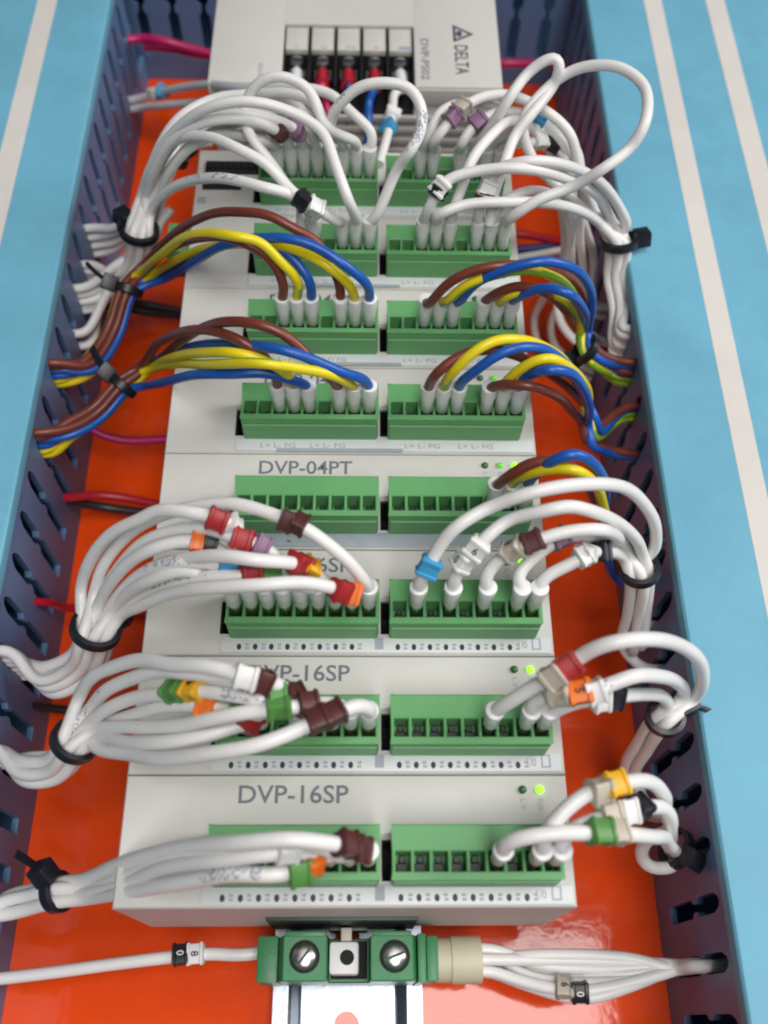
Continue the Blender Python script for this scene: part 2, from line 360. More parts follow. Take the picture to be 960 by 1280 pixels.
ORD = ['lowest', 'second', 'third', 'fourth', 'fifth', 'sixth', 'seventh', 'eighth']
MODLABEL = ['lowest beige controller module in the stack, just above the rail clamp',
            'second beige controller module from the bottom of the stack',
            'third beige controller module from the bottom, all nine left slots wired white',
            'fourth beige controller module from the bottom, with an empty left green plug',
            'fifth beige controller module from the bottom, lower one with brown yellow blue wires both sides',
            'sixth beige controller module from the bottom, upper one with brown yellow blue wires both sides',
            'seventh beige controller module from the bottom, green block on its left edge',
            'eighth beige controller module from the bottom, with black switch block on its left']
UX, UY = Vector((1, 0, 0)), Vector((0, 1, 0))
def module(i):
    y0 = MP * i; y1 = y0 + MP - .22
    root = empty('controller_module', (0, y0, 5), MODLABEL[i], 'controller module', 'modules stacked along the rail')
    bm = bmesh.new()
    wells = [(-28.6, -24.6 + PP * 8 + 4.9, y0 + 4.9, y0 + 12.4), (XR0 - 4.0, XR0 + PP * 8 + 2.5, y0 + 4.9, y0 + 12.4)]
    wells = [(-28.4, 6.45, y0 + 4.8, y0 + 12.6), (6.95, 41.4, y0 + 4.8, y0 + 12.6)]
    V = holed_plate(bm, -44.7, 44.7, y0 + .3, y1 - .3, 60, wells, 11)
    # rounded shoulders down to the body
    ring = sorted([k for k in V if k[2] == 60 and (k[0] in (-44.7, 44.7) or k[1] in (y0 + .3, y1 - .3))], key=lambda k: math.atan2((k[1] - y0 - 12.7) / 12.5, k[0] / 44.7))
    lo = [bm.verts.new((max(-45, min(45, k[0] * 45 / 44.7)) if abs(k[0]) > 44 else k[0], (y0 if k[1] == y0 + .3 else y1 if k[1] == y1 - .3 else k[1]), 59.6)) for k in ring]
    l2 = [bm.verts.new((v.co.x, v.co.y, 19.5)) for v in lo]
    n = len(ring)
    for j in range(n):
        k = (j + 1) % n
        bm.faces.new((V[ring[j]], V[ring[k]], lo[k], lo[j])); bm.faces.new((lo[j], lo[k], l2[k], l2[j]))
    bm.faces.new(l2)
    obj('housing', bm, 'case', root)
    b2 = bmesh.new(); box(b2, -37.5, 37.5, y0 + 1.2, y1 - 1.2, 8.2, 19.5, bev=.6); box(b2, -43, 42, y0 + .5, y1 - .5, 14, 19.5, bev=.5)
    obj('base', b2, 'case2', root)
    for s, (a, b, c, d) in zip('LR', wells):
        bm = bmesh.new(); V2 = holed_plate(bm, a + .02, b - .02, c + .02, d - .02, 59.3, [(a + .3, b - .3, c + .3, d - .3)], 9.5)
        obj('socket', bm, 'void', root, smooth=None)
    for s in 'LR':
        x, y = slot_xy(i + 1, s, 0)
        off = Vector((x, y - y0, 55)) * S
        pl = link('terminal_plug', PM, None, root, off)
        for k in range(9): link('contact', CM, None, pl, (PP * k * S, 0, 0))
    # label strip with its printed dots and boxes
    film = i in (3, 4, 5, 6, 7)
    ls = obj('label_strip', B(-28.0, 44.2, y0 + .45, y0 + 4.1, 59.6, 60.35, bev=.25), 'film' if i in (3,) else 'label', root)
    bm = bmesh.new()
    if i < 3:
        for s, xb in (('L', -23.9), ('R', 10.7)):
            for k in range(8):
                c = Vector((xb + 3.51 * k, y0 + 1.75, 60.38)); n = 12
                bm.faces.new([bm.verts.new(c + Vector((math.cos(2 * math.pi * q / n) * .52, math.sin(2 * math.pi * q / n) * .72, 0))) for q in range(n)])
        obj('printed_dots', bm, 'dot', ls, smooth=None)
        bm = bmesh.new()
        for xb in (-23.9, 10.7):
            for k in range(8):
                for dy, hh in ((1.2, .5), (2.0, .55)):
                    x = xb + 3.51 * k + 1.75 + random.uniform(-.1, .1)
                    box(bm, x - .42, x + .42, y0 + dy, y0 + dy + hh, 60.36, 60.375)
        for xb, ww in ((6.6, .95), (41.1, 1.0)):
            bx = bmesh.new()
            V2 = holed_plate(bx, xb - ww, xb + ww, y0 + 1.2, y0 + 3.9, 60.375, [(xb - ww + .35, xb + ww - .35, y0 + 1.5, y0 + 3.6)], .02, floor=xb < 10)
            obj('printed_frame', bx, 'ink2', ls, smooth=None)
        lettering('1/0', Vector((37.2, y0 + 1.5, 60.38)), UX, UY, ls, 'ink2', 1.9, 1.6, name='printing')
        obj('printed_boxes', bm, 'ink2', ls, smooth=None)
    else:
        for xb in (-22, -10, 13, 26):
            lettering(random.choice(('L+ L- FG', 'V+ I+ COM', 'I- SLD FG')), Vector((xb, y0 + 1.3, 60.38)), UX, UY, ls, 'ink2', 8.5, 1.3, name='printing')
        if i in (4, 5, 6):
            bm = bmesh.new()                   # grey tinted film end over the middle of the strip
            box(bm, -18, 12.5, y0 + .2, y0 + 1.1, 60.36, 60.55, bev=.08)
            obj('film_edge', bm, 'film', ls, smooth=None)
    # name and lamps
    name = 'DVP-16SP' if i < 3 else 'DVP-04PT' if i < 6 else None
    if name: lettering(name, Vector((-22, y0 + 19.7, 60.03)), UX, UY, root, 'ink', 22.3, 3.7)
    leds = {0: ('off', 'on'), 1: ('off', 'on'), 2: ('off', 'on'), 3: ('off', 'mid', 'on'), 4: ('off', 'mid'), 5: ('off',), 6: (), 7: ()}[i]
    xs = {2: (35.9, 39.4), 3: (32.3, 35.9, 39.4)}.get(len(leds), (32.4,))
    if i == 4: xs = (32.4, 35.9)
    for x, st in zip(xs, leds):
        bm = bmesh.new(); lathe(bm, Vector((x, y0 + 22.4, 59.8)), Vector((0, 0, 1)), [(0, .85), (.5, .85), (.85, .62), (1.0, .2)], 14)
        obj('status_lamp', bm, 'led_' + st, root, smooth=60)
        lettering('L.V' if st == 'off' else 'RUN', Vector((x - .55, y0 + 20.6, 60.03)), Vector((0, -1, 0)), UX, root, 'ink2', 2.2, 1.1, name='printing')
    return root
mods = [module(i) for i in range(8)]
obj('recess_shade', B(-17, 15, -.7, .4, 19.6, 42, bev=.2), 'contact', mods[0])  # dark block over the rail clip, standing in for shade in the recess
obj('recess_tab', B(-4, 4.5, -1.6, -.7, 20, 27, bev=.3), 'contact', mods[0])
# eighth module: black switch block and a small printed square
r8 = mods[7]; y8 = MP * 7
o = obj('switch_block', B(-42.6, -26.2, y8 + 15.6, y8 + 20.4, 59.5, 60.6, bev=.2), 'void', r8)
obj('switch_block', B(-42.9, -32.0, y8 + 9.6, y8 + 13.2, 59.5, 60.5, bev=.2), 'void', r8)
obj('printed_square', B(-44.0, -41.6, y8 + 4.4, y8 + 6.8, 59.9, 60.03), 'ink2', r8, smooth=None)
for k in range(8): obj('switch_lever', B(-41.8 + k * 1.95, -40.8 + k * 1.95, y8 + 17, y8 + 18.6, 60.5, 61.2, bev=.1), 'black', r8)
# green socket on the seventh module's left edge
obj('edge_socket', B(-51.5, -45.2, MP * 6 + 13.5, MP * 6 + 24, 48, 58.5, bev=.5), 'plug', mods[6])

# ------------------------------------------------------------------ power supply
PY0, PY1 = 232.7, 290.0
ps = empty('power_supply', (0, PY0, 5), 'beige power supply with red wired terminals at the top of the rail', 'power supply')
bm = bmesh.new()
box(bm, -45, -22.6, PY0, PY1, 8, 60, bev=.5); box(bm, 18.1, 45, PY0, PY1, 8, 60, bev=.5)
box(bm, -22.7, 18.2, 260.8, PY1, 8, 59.98); box(bm, -22.7, 18.2, PY0 + .02, 260.8, 8, 46)
obj('housing', bm, 'case', ps, smooth=30)
obj('front_lip', B(-44.8, -22.7, PY0 - .5, PY0, 53.5, 59.2, bev=.2), 'case', ps); obj('front_lip', B(18.2, 44.8, PY0 - .5, PY0, 53.5, 59.2, bev=.2), 'case', ps)
for k in range(9):                            # ventilation slats on the side that faces the other modules
    z = 47.5 - k * 4.2
    obj('vent_slat', B(-36, 41, PY0 - 1.3, PY0 + .1, z, z + 2.1, bev=.3), 'case2', ps)
obj('terminal_bay', B(-22.5, 18.0, PY0 + .6, 250.2, 46, 50.0), 'void', ps, smooth=None)
obj('terminal_bay', B(-22.55, 18.05, 250.0, 260.78, 46, 57.0), 'void', ps, smooth=None)
TW = 40.6 / 5
for k in range(6):
    x = -22.6 + TW * k
    obj('divider', B(x - .4, x + .4, PY0 + 1.0, 260.6, 50.0, 59.4, bev=.15), 'black', ps)
TX = [-22.6 + TW * (k + .5) for k in range(5)]
for k, x in enumerate(TX):
    obj('cover', B(x - TW / 2 + .5, x + TW / 2 - .5, 250.2, 260.6, 57.0, 59.0, bev=.3), 'clear', ps)
    lettering(('L', 'N', 'FG', '+', '-')[k], Vector((x - .5, 250.6, 59.03)), UX, UY, ps, 'ink2', h=1.8, name='printing')
    sc = obj('terminal_screw', lathe(bmesh.new(), Vector((x, 248.2, 50)), Vector((0, -.12, 1)), [(0, 1.0), (4.5, 1.0), (4.6, 2.6), (6.6, 2.5), (7.4, 1.9), (7.6, .8)], 18), 'screw', ps, smooth=40)
    obj('clamp_plate', B(x - 2.9, x + 2.9, 242.5, 250.0, 53.0, 54.4, bev=.4), 'screw', ps)
    bm = bmesh.new(); box(bm, x - 2.2, x + 2.2, 247.1, 247.55, 56.9, 57.75); obj('screw_slot', bm, 'void', sc, smooth=None)
lettering('DVP-PS02', Vector((20.2, 254.8, 60.04)), Vector((0, -1, 0)), UX, ps, 'ink', 19.0, 2.5)
lettering('DELTA', Vector((30.8, 252.0, 60.04)), Vector((0, -1, 0)), UX, ps, 'ink3', 13.5, 4.2)
bm = bmesh.new()                              # three-cornered emblem above the word
tri = [Vector((30.6, 261.8, 60.04)), Vector((37.2, 257.3, 60.04)), Vector((30.6, 253.4, 60.04))]
cen = sum(tri, Vector()) / 3
inn = [cen + (t - cen) * .62 for t in tri]
a = [bm.verts.new(t) for t in tri]; b = [bm.verts.new(t) for t in inn]
for i in range(3): bm.faces.new((a[i], a[(i + 1) % 3], b[(i + 1) % 3], b[i]))
n = 16; bm.faces.new([bm.verts.new(cen + Vector((math.cos(2 * math.pi * i / n) * .95 - .3, math.sin(2 * math.pi * i / n) * 1.5, 0))) for i in range(n)])
obj('emblem', bm, 'ink3', ps, smooth=None)
lettering('POWER', Vector((-28.5, 236.5, 60.04)), UY, -UX, ps, 'ink2', 6, 1.4, name='printing')

# ------------------------------------------------------------------ green rail clamp
cl = empty('rail_clamp', (0, -7, 7.6), 'dark green two-screw terminal clamp sitting on the rail at the bottom', 'terminal clamp')
bm = bmesh.new()
prof = [(-14.8, 7.7), (-14.8, 30.5), (-13.6, 35), (-4.2, 35), (-4.2, 24), (5.0, 24), (5.0, 35), (14.2, 35), (15.0, 32), (15.0, 7.7)]
extrude_y(bm, prof, -12.0, -3.0)
bmesh.ops.bevel(bm, geom=[e for e in bm.edges], offset=.25, segments=1, affect='EDGES')
obj('body', bm, 'clamp', cl, smooth=None)
obj('end_flange', B(-19.6, -15.0, -12.1, -2.7, 7.7, 29.5, bev=.6), 'clamp', cl)
obj('end_flange', B(15.2, 17.0, -12.2, -2.6, 7.7, 33.0, bev=.3), 'clamp', cl); obj('end_flange', B(17.2, 19.8, -11.9, -2.9, 7.7, 31.0, bev=.5), 'clamp', cl)
obj('top_notch', B(-13.2, -4.6, -3.2, -2.2, 33.5, 35.3, bev=.2), 'clamp', cl); obj('top_notch', B(5.4, 13.8, -3.2, -2.2, 33.5, 35.3, bev=.2), 'clamp', cl)
for x, tilt in ((-9.0, .9), (10.2, .35)):
    c = Vector((x, -7.2, 35))
    obj('screw_well', lathe(bmesh.new(), c + Vector((0, 0, .02)), Vector((0, 0, 1)), [(0, 3.25), (.12, 3.15), (.12, .3)], 28), 'void', cl)
    s = obj('clamp_screw', lathe(bmesh.new(), c, Vector((0, 0, 1)), [(0, 2.6), (.55, 2.55), (.95, 2.2), (1.2, 1.2), (1.25, .1)], 28), 'screw', cl, smooth=50)
    bm = bmesh.new(); box(bm, -2.35, 2.35, -.3, .3, .7, 1.32)
    bmesh.ops.transform(bm, matrix=Matrix.Translation(c) @ Matrix.Rotation(tilt, 4, 'Z'), verts=bm.verts[:])
    obj('screw_slot', bm, 'contact', s, smooth=None)
obj('bridge_socket', B(-3.6, 4.4, -11.2, -3.6, 23.9, 25.0), 'void', cl, smooth=None)
bm = bmesh.new(); box(bm, -3.9, 2.6, -10.6, -4.0, 25.0, 31.5, bev=.9)
obj('bridge_bushing', bm, 'm_white', cl)
obj('bushing_hole', lathe(bmesh.new(), Vector((0, -7.2, 31.52)), Vector((0, 0, 1)), [(0, 1.55), (.1, 1.5), (.1, .2)], 22), 'void', cl)
obj('bushing_arm', B(-1.4, 1.0, -4.0, -1.2, 26, 30.5, bev=.3), 'm_beige', cl)

# ------------------------------------------------------------------ wires
def fill_z(pts):
    """pts: (px,py) or (px,py,z); heights between known ones follow an arch"""
    L = [0]
    for a, b in zip(pts, pts[1:]): L.append(L[-1] + math.hypot(a[0] - b[0], a[1] - b[1]))
    kn = [i for i, p in enumerate(pts) if len(p) > 2]; out = []
    for i, p in enumerate(pts):
        if len(p) > 2: z = p[2]
        else:
            a = max(k for k in kn if k < i); b = min(k for k in kn if k > i); t = (L[i] - L[a]) / (L[b] - L[a]); za, zb = pts[a][2], pts[b][2]
            z = za + (zb - za) * (math.sin(t * math.pi / 2) if zb > za else 1 - math.cos(t * math.pi / 2))
        out.append(at(p[0], p[1], z))
    return out
HEX = [(0, 0), (1, 0), (.5, .87), (-.5, .87), (-1, 0), (-.5, -.87), (.5, -.87), (1.5, .87), (0, 1.74), (-1.5, .87), (-1.5, -.87), (0, -1.74), (1.5, -.87)]
MARK = {}
def marker(o, path, px, py, col, digit=None, length=4.2, roll=0, r=1.32):
    j = min(range(1, len(path) - 1), key=lambda i: math.hypot(seen(path[i])[0] - px, seen(path[i])[1] - py))
    t, u, v = frame(path[j + 1] - path[j - 1]); c = path[j]
    if abs(t.z) > .9: u, v = UX, t.cross(UX)
    g = r + .70; length *= .92; roll += random.uniform(-.8, .8)
    cr, sr = math.cos(roll), math.sin(roll); u, v = u * cr + v * sr, v * cr - u * sr
    prof = [(-g, -.35 * g), (-.78 * g, -.78 * g), (-.35 * g, -g), (.35 * g, -g), (.78 * g, -.78 * g), (g, -.35 * g), (g, .35 * g), (g * 1.12, .55 * g), (g * 1.12, .95 * g), (g * .9, 1.12 * g), (-g * .9, 1.12 * g), (-g * 1.12, .95 * g), (-g * 1.12, .55 * g), (-g, .35 * g)]
    bm = bmesh.new(); rings = []
    for s, k in ((-.5, .86), (-.43, 1.02), (-.30, 1.02), (-.25, .90), (.25, .90), (.30, 1.02), (.43, 1.02), (.5, .86)):
        rings.append([bm.verts.new(c + t * (s * length) + (u * a + v * b) * k) for a, b in prof])
    n = len(prof)
    for a, b in zip(rings, rings[1:]):
        for i in range(n): bm.faces.new((a[i], a[(i + 1) % n], b[(i + 1) % n], b[i]))
    bm.faces.new(rings[0][::-1]); bm.faces.new(rings[-1])
    mo = obj('marker_sleeve', bm, 'm_' + col, o, smooth=40)
    if digit:
        ink = 'm_white' if col in ('black', 'brown') else 'dot'
        w = u if u.x > 0 else -u
        lettering(digit, c + v * (1.12 * g * .93 + .06), w, v.cross(w), mo, ink, h=1.7, name='digit', center=True)
    return mo
NUM = ['first', 'second', 'third', 'fourth', 'fifth', 'sixth', 'seventh', 'eighth', 'ninth']
COLNAME = dict(white='white', brown='brown', blue='blue', yellow='yellow green')
def wire(col, start, pts, label, group=None, r=1.3, marks=(), tail=(), ferrule=True, raised=False, prints=()):
    """start = (row, side, slot) or None; pts in photograph pixels; tail = further 3-D points"""
    P = []
    if start:
        x, y = slot_xy(*start); zt = 79.2 if raised else 76.8
        zs = 72.6 if raised else 69.0
        P += [Vector((x, y, zs)), Vector((x, y + .1, zs + 2.5)), Vector((x, y + .25, zt))]
        sx, sy = seen(P[-1]); pts = [(sx, sy, zt)] + list(pts)
        P += fill_z(pts)[1:]
    elif pts: P += fill_z(list(pts))
    for q in P[3 if start else 0:]: q += Vector((random.uniform(-.35, .35), random.uniform(-.35, .35), random.uniform(-.35, .35)))
    P += [Vector(t) for t in tail]
    path = spline(P, .45 if prints else 1.0)
    if start:                                 # hold the first stretch straight inside the ferrule
        path = [p for p in path if (p - P[0]).length > .01]; path = [P[0]] + path
    bm = tube(bmesh.new(), path, r, two=(col == 'yellow'), phase=random.uniform(0, 12), ink=prints, n=22 if prints else 12)
    org = path[0]
    o = link('wire', to_mesh('wire', bm, org, 60), M[col]); o.location = org * S
    if col == 'yellow': o.data.materials.append(M['green'])
    elif prints: o.data.materials.append(M['ink2'])
    tag(o, label, 'wire', group)
    if start and ferrule:
        zb = 71.9 if raised else 68.3; x, y = slot_xy(*start)
        ax = (P[2] - P[1]).normalized()
        obj('ferrule', lathe(bmesh.new(), Vector((x, y, zb)), ax, [(0, 1.2), (.3, 1.5), (4.6, 1.55), (6.2, 1.85), (zt - zb + .8, 1.9), (zt - zb + .9, 1.7)], 18), 'ferrule', o, smooth=50)
        obj('ferrule_pin', lathe(bmesh.new(), Vector((x, y - .55, 63.2)), Vector((0, .06, 1)), [(0, .95), (zb - 63.0, 1.0)], 12), 'pin', o)
    for mk in marks: marker(o, path, *mk, r=r)
    return o, path
def slot_y(side, y):
    ph = L_PH if side == 'L' else R_PH
    return ph + PITCH * round((y - ph) / PITCH)
def ends(side, y, ztop, i, per=9, dz=2.9, per_dir=-1, rank=None):
    """a wire leaving through a duct slot, stacked in a column with its neighbours"""
    if rank is not None: i = rank
    yy = slot_y(side, y + per_dir * PITCH * (i // per)); z = ztop - dz * (i % per)
    jx = random.uniform(-.5, .5)
    if side == 'L': return [(LX + 2.5, yy + jx, z + .2), (LX - 4, yy + jx * .5, z), (LX - 14, yy + 3, z - 2)]
    return [(RX - 2.5, yy + jx, z + .2), (RX + 4, yy + jx * .5, z), (RX + 14, yy + 3, z - 2)]
def trunk_pts(trunk, i, d, hx=None):
    c = fill_z(trunk); out = []
    for j, p in enumerate(c):
        t = c[min(j + 1, len(c) - 1)] - c[max(j - 1, 0)]
        _, u, v = frame(t); a, b = hx or HEX[i % len(HEX)]
        out.append(p + (u * a + v * b) * d)
    return out
def cable_tie(center, normal, r, label, tail=None, head=0.0, tail_len=8, width=2.6):
    t, u, v = frame(normal)
    root = empty('cable_tie', center, label, 'cable tie', 'black cable ties')
    bm = bmesh.new(); n = 40; rings = []
    for i in range(n):
        a = 2 * math.pi * i / n; d = u * math.cos(a) + v * math.sin(a)
        rings.append([bm.verts.new(center + d * (r + q) + t * w) for q, w in ((0, -width / 2), (1.0, -width / 2 + .3), (1.0, width / 2 - .3), (0, width / 2))])
    for i in range(n):
        a, b = rings[i], rings[(i + 1) % n]
        for k in range(4): bm.faces.new((a[k], a[(k + 1) % 4], b[(k + 1) % 4], b[k]))
    obj('band', bm, 'tie', root)
    d = u * math.cos(head) + v * math.sin(head); e = t.cross(d)
    bm = bmesh.new(); box(bm, -1.4, 3.0, -2.2, 2.2, -2.2, 2.2, bev=.5)
    Mx = Matrix.Identity(4)
    for k in range(3): Mx[k][0], Mx[k][1], Mx[k][2], Mx[k][3] = d[k], e[k], t[k], (center + d * (r + 1.2))[k]
    bmesh.ops.transform(bm, matrix=Mx, verts=bm.verts[:])
    obj('head', bm, 'tie', root)
    if tail is not None:
        tl = Vector(tail).normalized(); q0 = center + d * (r + 2); pts = [q0, q0 + d * 2 + tl * tail_len * .4, q0 + d * 2 + tl * tail_len]
        bm = bmesh.new(); pr = []
        sd = tl.cross(d); sd = sd.normalized() if sd.length > .1 else t
        for p in spline(pts): pr.append([bm.verts.new(p + sd * a + d * b) for a, b in ((-1.2, -.4), (1.2, -.4), (1.2, .4), (-1.2, .4))])
        for a, b in zip(pr, pr[1:]):
            for k in range(4): bm.faces.new((a[k], a[(k + 1) % 4], b[(k + 1) % 4], b[k]))
        bm.faces.new(pr[0]); bm.faces.new(pr[-1][::-1])
        obj('tail', bm, 'tie', root)
    return root
def LB(col, k, side, row):
    mod = 'lowest module' if row == 1 else f'{ORD[row - 1]} module from the bottom'
    return f"{COLNAME[col]} wire in {NUM[k]} slot of {'left' if side == 'L' else 'right'} plug, {mod}"
PRINTS = {(3, 'L', 5): ((34, 52),), (3, 'L', 3): ((26, 40),), (2, 'L', 4): ((60, 80),), (1, 'L', 5): ((20, 32),), (7, 'L', 4): ((34, 44), (48, 56)), (2, 'L', 6): ((20, 30),), (2, 'R', 7): ((16, 26),)}
def bundle(row, side, specs, trunk, end, d, r, group, raised=False, per=9, dz=2.3, per_dir=-1, off0=0):
    """specs: (colour, slot, [points], [marks])"""
    n = len(specs); hx = HEX[:n]; order = list(range(n))
    if trunk:                                  # give each wire the place in the bundle nearest to where it comes from
        tc = fill_z(trunk); _, fu, fv = frame(tc[1] - tc[0]); ap = []
        for sp in specs:
            q = sp[2][-1]; q = fill_z([(*q[:2], q[2] if len(q) > 2 else trunk[0][2] + 2)])[0] - tc[0]
            ap.append((q.dot(fu), q.dot(fv) + {'brown': 9, 'yellow': -9}.get(sp[0], 0)))
        mx = sum(a for a, b in ap) / n; my = sum(b for a, b in ap) / n
        ap = [(a - mx, b - my) for a, b in ap]; sc = max(math.hypot(*a) for a in ap) or 1
        mh = (sum(a for a, b in hx) / n, sum(b for a, b in hx) / n); hx = [(a - mh[0], b - mh[1]) for a, b in hx]
        pairs = sorted(((math.hypot(ap[i][0] / sc * 1.6 - h[0], ap[i][1] / sc * 1.6 - h[1]), i, j) for i in range(n) for j, h in enumerate(hx)))
        got = {}
        for _, i, j in pairs:
            if i not in got and j not in got.values(): got[i] = j
        hx = [hx[got[i]] for i in range(n)]
        order = sorted(range(n), key=lambda q: (-hx[q][1], hx[q][0]))
    for i, sp in enumerate(specs):
        col, k, pts = sp[:3]; mk = sp[3] if len(sp) > 3 else ()
        tr = trunk_pts(trunk, i, d, hx[i]) if trunk else []
        z0 = trunk[0][2] if trunk else None
        pts = list(pts)
        P = tr + [Vector(e) for e in (ends(side, *end, i, per, dz, per_dir, rank=order.index(i)) if end else [])]
        if P:
            if len(pts[-1]) < 3: pts[-1] = (*pts[-1], z0 + 2)
        wire(col, (sp[4] if len(sp) > 4 else row, side, k), pts, LB(col, k, side, sp[4] if len(sp) > 4 else row), group, r=r, marks=mk, tail=P, raised=raised, prints=PRINTS.get((sp[4] if len(sp) > 4 else row, side, k), ()))
    if trunk:
        c = fill_z(trunk); return c[0], c[1] - c[0]

G6 = 'coloured wires of the upper modules'
# --- sixth module, left
c, nrm = bundle(6, 'L', [
    ('brown', 2, [(354, 354), (337, 325, 88), (310, 307), (281, 297, 92), (249, 297), (215, 310), (185, 335)]),
    ('yellow', 3, [(372, 352), (351, 325, 89), (325, 304), (293, 294, 94), (264, 291), (235, 297), (200, 320), (172, 345)]),
    ('blue', 4, [(387, 352), (372, 328, 86), (348, 310), (318, 302, 88), (280, 308), (245, 326), (205, 348)]),
    ('brown', 6, [(424, 355), (412, 328, 84), (395, 302), (366, 283), (337, 270, 92), (307, 265), (272, 267), (243, 277), (210, 300), (180, 330)]),
    ('yellow', 7, [(436, 354), (407, 331, 88), (377, 316), (340, 306, 88), (300, 304), (255, 310), (220, 325), (190, 345)]),
    ('blue', 8, [(458, 355), (430, 331, 90), (395, 310), (360, 300, 93), (325, 297), (285, 303), (240, 318), (205, 338)]),
], [(160, 362, 46), (142, 415, 40), (108, 460, 40)], (138, 46), 2.1, 1.17, G6, dz=1.9)
cable_tie(c, nrm, 3.3, 'black cable tie round the upper left coloured bundle', tail=(-.6, .5, .4), head=.5, tail_len=6)
# --- fifth module, left
c, nrm = bundle(5, 'L', [
    ('blue', 8, [(455, 476), (425, 462, 87), (387, 446), (350, 435, 92), (306, 431), (262, 431), (225, 437), (190, 455)]),
    ('yellow', 7, [(437, 479), (412, 468, 87), (375, 459), (325, 456, 92), (262, 454), (217, 455), (182, 463)]),
    ('brown', 6, [(419, 480), (394, 452, 88), (356, 418), (319, 404, 95), (281, 402), (250, 412), (222, 431), (190, 458)]),
    ('blue', 4, [(383, 482), (362, 473, 82), (331, 466), (294, 465, 84), (247, 468), (205, 476), (180, 483)]),
    ('yellow', 3, [(366, 480), (350, 460, 86), (328, 449), (294, 441, 89), (262, 441), (225, 446), (185, 463)]),
    ('brown', 2, [(347, 480), (335, 452, 86), (320, 436), (294, 423, 90), (262, 413), (231, 415), (198, 430), (175, 460)]),
], [(153, 482, 46), (122, 517, 43), (86, 537, 44)], (116.6, 47), 2.05, 1.17, G6, dz=1.9)
cable_tie(c, nrm, 3.3, 'black cable tie round the lower left coloured bundle', tail=(-.4, .8, .2), head=.6, tail_len=6)
# --- sixth module, right
c, nrm = bundle(6, 'R', [
    ('brown', 2, [(536, 380), (560, 355, 86), (595, 337), (635, 330, 92), (685, 336), (720, 352), (733, 385), (735, 415)]),
    ('yellow', 3, [(556, 378), (580, 358, 86), (610, 345), (650, 337, 91), (690, 345), (713, 365), (722, 395), (728, 418)]),
    ('blue', 4, [(573, 376), (595, 354, 87), (640, 332), (680, 325, 95), (718, 336), (736, 360), (738, 390), (734, 415)]),
    ('brown', 6, [(607, 376), (625, 362, 84), (652, 356), (682, 366, 87), (708, 388), (724, 412)]),
    ('yellow', 7, [(623, 378), (635, 370, 83), (665, 360), (698, 368, 86), (716, 388), (724, 412)]),
    ('blue', 8, [(641, 376), (655, 366, 85), (680, 360), (708, 366, 90), (728, 387), (731, 412)]),
], [(732, 436, 50), (752, 452, 46)], (141, 46), 2.05, 1.17, G6, dz=1.9)
cable_tie(c, nrm, 3.4, 'black cable tie round the upper right coloured bundle', head=-1.2)
# --- fifth module, right
bundle(5, 'R', [
    ('brown', 2, [(536, 485), (547, 466, 86), (569, 447), (600, 436, 90), (640, 443), (672, 458), (705, 480), (725, 500)]),
    ('yellow', 3, [(555, 480), (567, 462, 87), (590, 440), (620, 427, 93), (650, 424), (680, 432), (708, 455), (727, 490)]),
    ('blue', 4, [(576, 480), (592, 465, 86), (615, 447), (645, 434, 92), (678, 436), (705, 452), (722, 478), (733, 500)]),
    ('yellow', 7, [(628, 483), (640, 468, 84), (660, 455), (685, 449, 90), (708, 457), (727, 478), (737, 500)]),
], [(739, 522, 52), (747, 540, 44)], (126, 42), 2.05, 1.17, G6, dz=1.9)
bundle(5, 'R', [
    ('brown', 6, [(615, 484), (635, 481, 83), (662, 484, 84), (692, 493), (716, 512), (729, 532)]),
    ('blue', 8, [(648, 482), (664, 469, 85), (688, 462, 91), (711, 466), (730, 486), (737, 512), (736, 532)]),
], [(736, 552, 50), (748, 560, 40)], (117, 36), 2.05, 1.17, G6, dz=1.9)
# --- fourth module, right
bundle(4, 'R', [
    ('brown', 6, [(624, 602), (640, 592, 85), (665, 578), (690, 574, 90), (722, 588), (740, 615), (750, 645)]),
    ('yellow', 7, [(642, 602), (662, 590, 86), (690, 583), (718, 587, 92), (743, 603), (755, 632), (759, 660)]),
    ('blue', 8, [(662, 602), (676, 585, 87), (695, 573), (715, 567, 95), (738, 576), (753, 598), (757, 632), (757, 660)]),
], [(762, 690, 46), (770, 715, 34)], (84, 30), 2.1, 1.17, G6)

GW = 'white wires with coloured marker sleeves'
